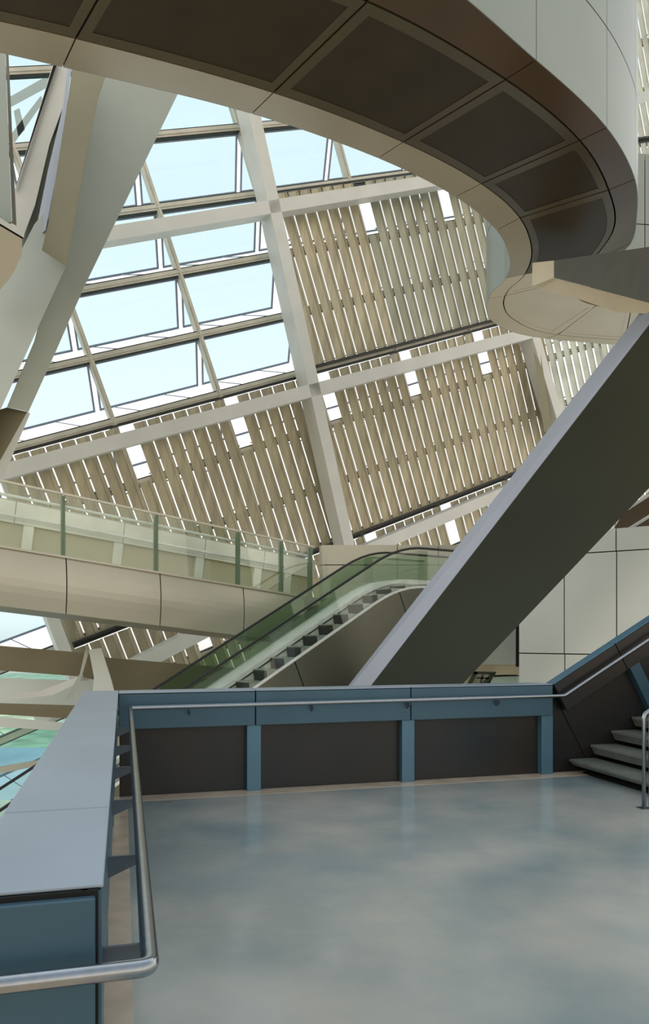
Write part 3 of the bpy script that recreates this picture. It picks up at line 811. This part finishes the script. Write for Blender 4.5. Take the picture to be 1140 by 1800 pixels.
column('leaning_column', [(0, 720), (12, 716), (48, 724), (0, 810), (-60, 900), (-60, 820)], [(0, 720, 16.6), (48, 724, 16.6), (0, 810, 16.6)], .4, M['brown'], 'shaded brown column foot at the left edge above the ramp')
column('leaning_column', [(47, 722), (53, 727), (6, 838), (-60, 980), (-60, 900), (0, 806)], [(47, 722, 16.9), (6, 838, 16.9), (0, 806, 16.7)], .4, M['white'], 'pale narrow column foot at the left edge above the ramp')
column('window_post', [(-30, 80), (9, 85), (21, 392), (-30, 380)], [(0, 97, 15.0), (9, 97, 15.0), (20, 390, 15.0)], .3, M['column'], 'khaki upright post at the top left corner')
column('window_post', [(9.5, 85), (14.5, 85), (29, 397), (21.5, 393)], [(9, 97, 15.0), (14, 97, 15.2), (20, 390, 15.0)], .3, M['brown'], 'dark edge post at the top left corner')
gb = empty('curved_panel', 'rounded champagne panel with a pale cap at the left edge, mid height', 'panel')
slab('cap', [(-40, 358), (0, 383), (43, 409), (42, 418), (0, 393), (-40, 370)], [(0, 383, 14.4), (43, 409, 14.4), (0, 393, 14.4)], .4, M['creamband'], gb)
slab('joint', [(-40, 368), (0, 391), (41, 416), (40, 421), (0, 397), (-40, 374)], [(0, 383, 14.5), (43, 409, 14.5), (0, 393, 14.5)], .3, M['dark'], gb)
slab('panel', [(-40, 373), (0, 397), (39, 420), (38, 450), (22, 483), (0, 510), (-40, 540)], [(0, 397, 14.45), (39, 420, 14.45), (0, 510, 15.2)], .3, M['champagne'], gb)
# pale outside frame beyond the top left window
of = empty('outer_frame', 'pale blue grey outer frame seen through the top left window', 'frame')
for pp in ([(14, 172), (92, 128), (90, 150), (16, 190)], [(16, 240), (72, 168), (76, 180), (18, 262)], [(24, 195), (34, 190), (44, 228), (32, 240)]):
    slab('bar', pp, [(14, 172, 30), (92, 128, 30), (18, 262, 30)], .3, M['white'], of)

# ------------------------------------------------------------------ lower left: beams and struts beneath the ramp
o = slab('cross_beam', [(-60, 1130), (143, 1147), (190, 1156), (320, 1167), (470, 1178), (470, 1240), (190, 1226), (187, 1200), (141, 1189), (-60, 1174)],
         [(0, 1135, 17.2), (320, 1167, 18.5), (0, 1178, 17.2)], .5, M['brown'])
tag(o, 'horizontal brown beam crossing below the glass sided ramp', 'beam')
vs = empty('forked_strut', 'pale forked strut meeting the brown beam below the ramp', 'strut')
slab('prong', [(150, 1142), (158, 1140), (144, 1188), (130, 1225), (112, 1232), (140, 1185)], [(150, 1142, 16.8), (144, 1188, 16.8), (130, 1225, 16.6)], .3, M['white'], vs)
slab('prong', [(156, 1142), (178, 1139), (196, 1196), (210, 1250), (160, 1250), (165, 1190)], [(156, 1142, 16.7), (196, 1196, 16.7), (165, 1190, 16.6)], .35, M['wallpanel'], vs)
slab('branch', [(-20, 1225), (70, 1215), (146, 1186), (146, 1196), (92, 1222), (-20, 1236)], [(0, 1230, 16.8), (146, 1190, 17.0), (92, 1222, 16.8)], .2, M['white'], vs)
o = slab('edge_beam', [(-60, 1232), (0, 1236), (140, 1240), (140, 1264), (0, 1256), (-60, 1254)], [(0, 1236, 16.2), (140, 1240, 16.8), (0, 1256, 16.2)], .4, M['brown'])
tag(o, 'khaki edge beam at the left above the pale strip', 'beam')
o = slab('edge_strip', [(-60, 1256), (0, 1260), (135, 1272), (135, 1286), (0, 1278), (-60, 1276)], [(0, 1262, 16.1), (135, 1272, 16.7), (0, 1278, 16.1)], .5, M['wallpanel'])
tag(o, 'bright white edge strip under the khaki beam at the left', 'edge strip')
o = slab('mezzanine_slab', [(-60, 1190), (190, 1198), (200, 1240), (-60, 1240)], [(0, 1190, 18.6), (190, 1198, 19), (0, 1240, 18.6)], .3, M['wallpanel'])
tag(o, 'bright pale slab behind the forked strut under the brown beam', 'slab')
o = slab('tan_transom', [(-60, 1358), (0, 1347), (90, 1332), (88, 1342), (0, 1360), (-60, 1370)], [(0, 1350, 17.5), (90, 1333, 18), (0, 1360, 17.5)], .2, M['mullion'])
tag(o, 'tan transom crossing the green glazing at the lower left', 'transom')
o = slab('green_glazing', [(-60, 1276), (135, 1282), (60, 1460), (-60, 1460)], [(0, 1283, 17.8), (100, 1283, 18.4), (0, 1440, 17.8)], .03, G_low)
tag(o, 'green tinted glazing at the lower left below the white strip', 'glazing')
bm = bmesh.new(); Frame((0, 0, 0), (1, 0, 0), (0, 1, 0), UP).box(bm, -22, 12, 9.5, 22, -3.5, -3.3)
tag(new_obj('floor_lower', bm, M['lowfloor']), kind='structure')

# ------------------------------------------------------------------ origins at each thing's base
bpy.context.view_layer.update()
for o in [o for o in S.objects if o.parent is None and o.type in ('EMPTY', 'MESH') and not o.name.startswith('camera')]:
    pts = []
    def gather(x):
        if x.type == 'MESH': pts.extend(v.co for v in x.data.vertices)
        for c in x.children: gather(c)
    gather(o)
    if not pts: continue
    b = V(((min(p.x for p in pts)+max(p.x for p in pts))/2, (min(p.y for p in pts)+max(p.y for p in pts))/2, min(p.z for p in pts)))
    def shift(x):
        if x.type == 'MESH': x.data.transform(Matrix.Translation(-b))
        for c in x.children: shift(c)
    shift(o); o.location = b
bpy.data.objects['black_gasket']['category'] = 'gasket'
bpy.data.objects['black_gap']['category'] = 'gap'
bpy.data.objects['black_gap'].name = 'shadow_wedge'
bpy.data.objects['shadow_wedge']['category'] = 'wedge'
for o in S.objects:
    if o.name.startswith('window_post'): o['category'] = 'post'
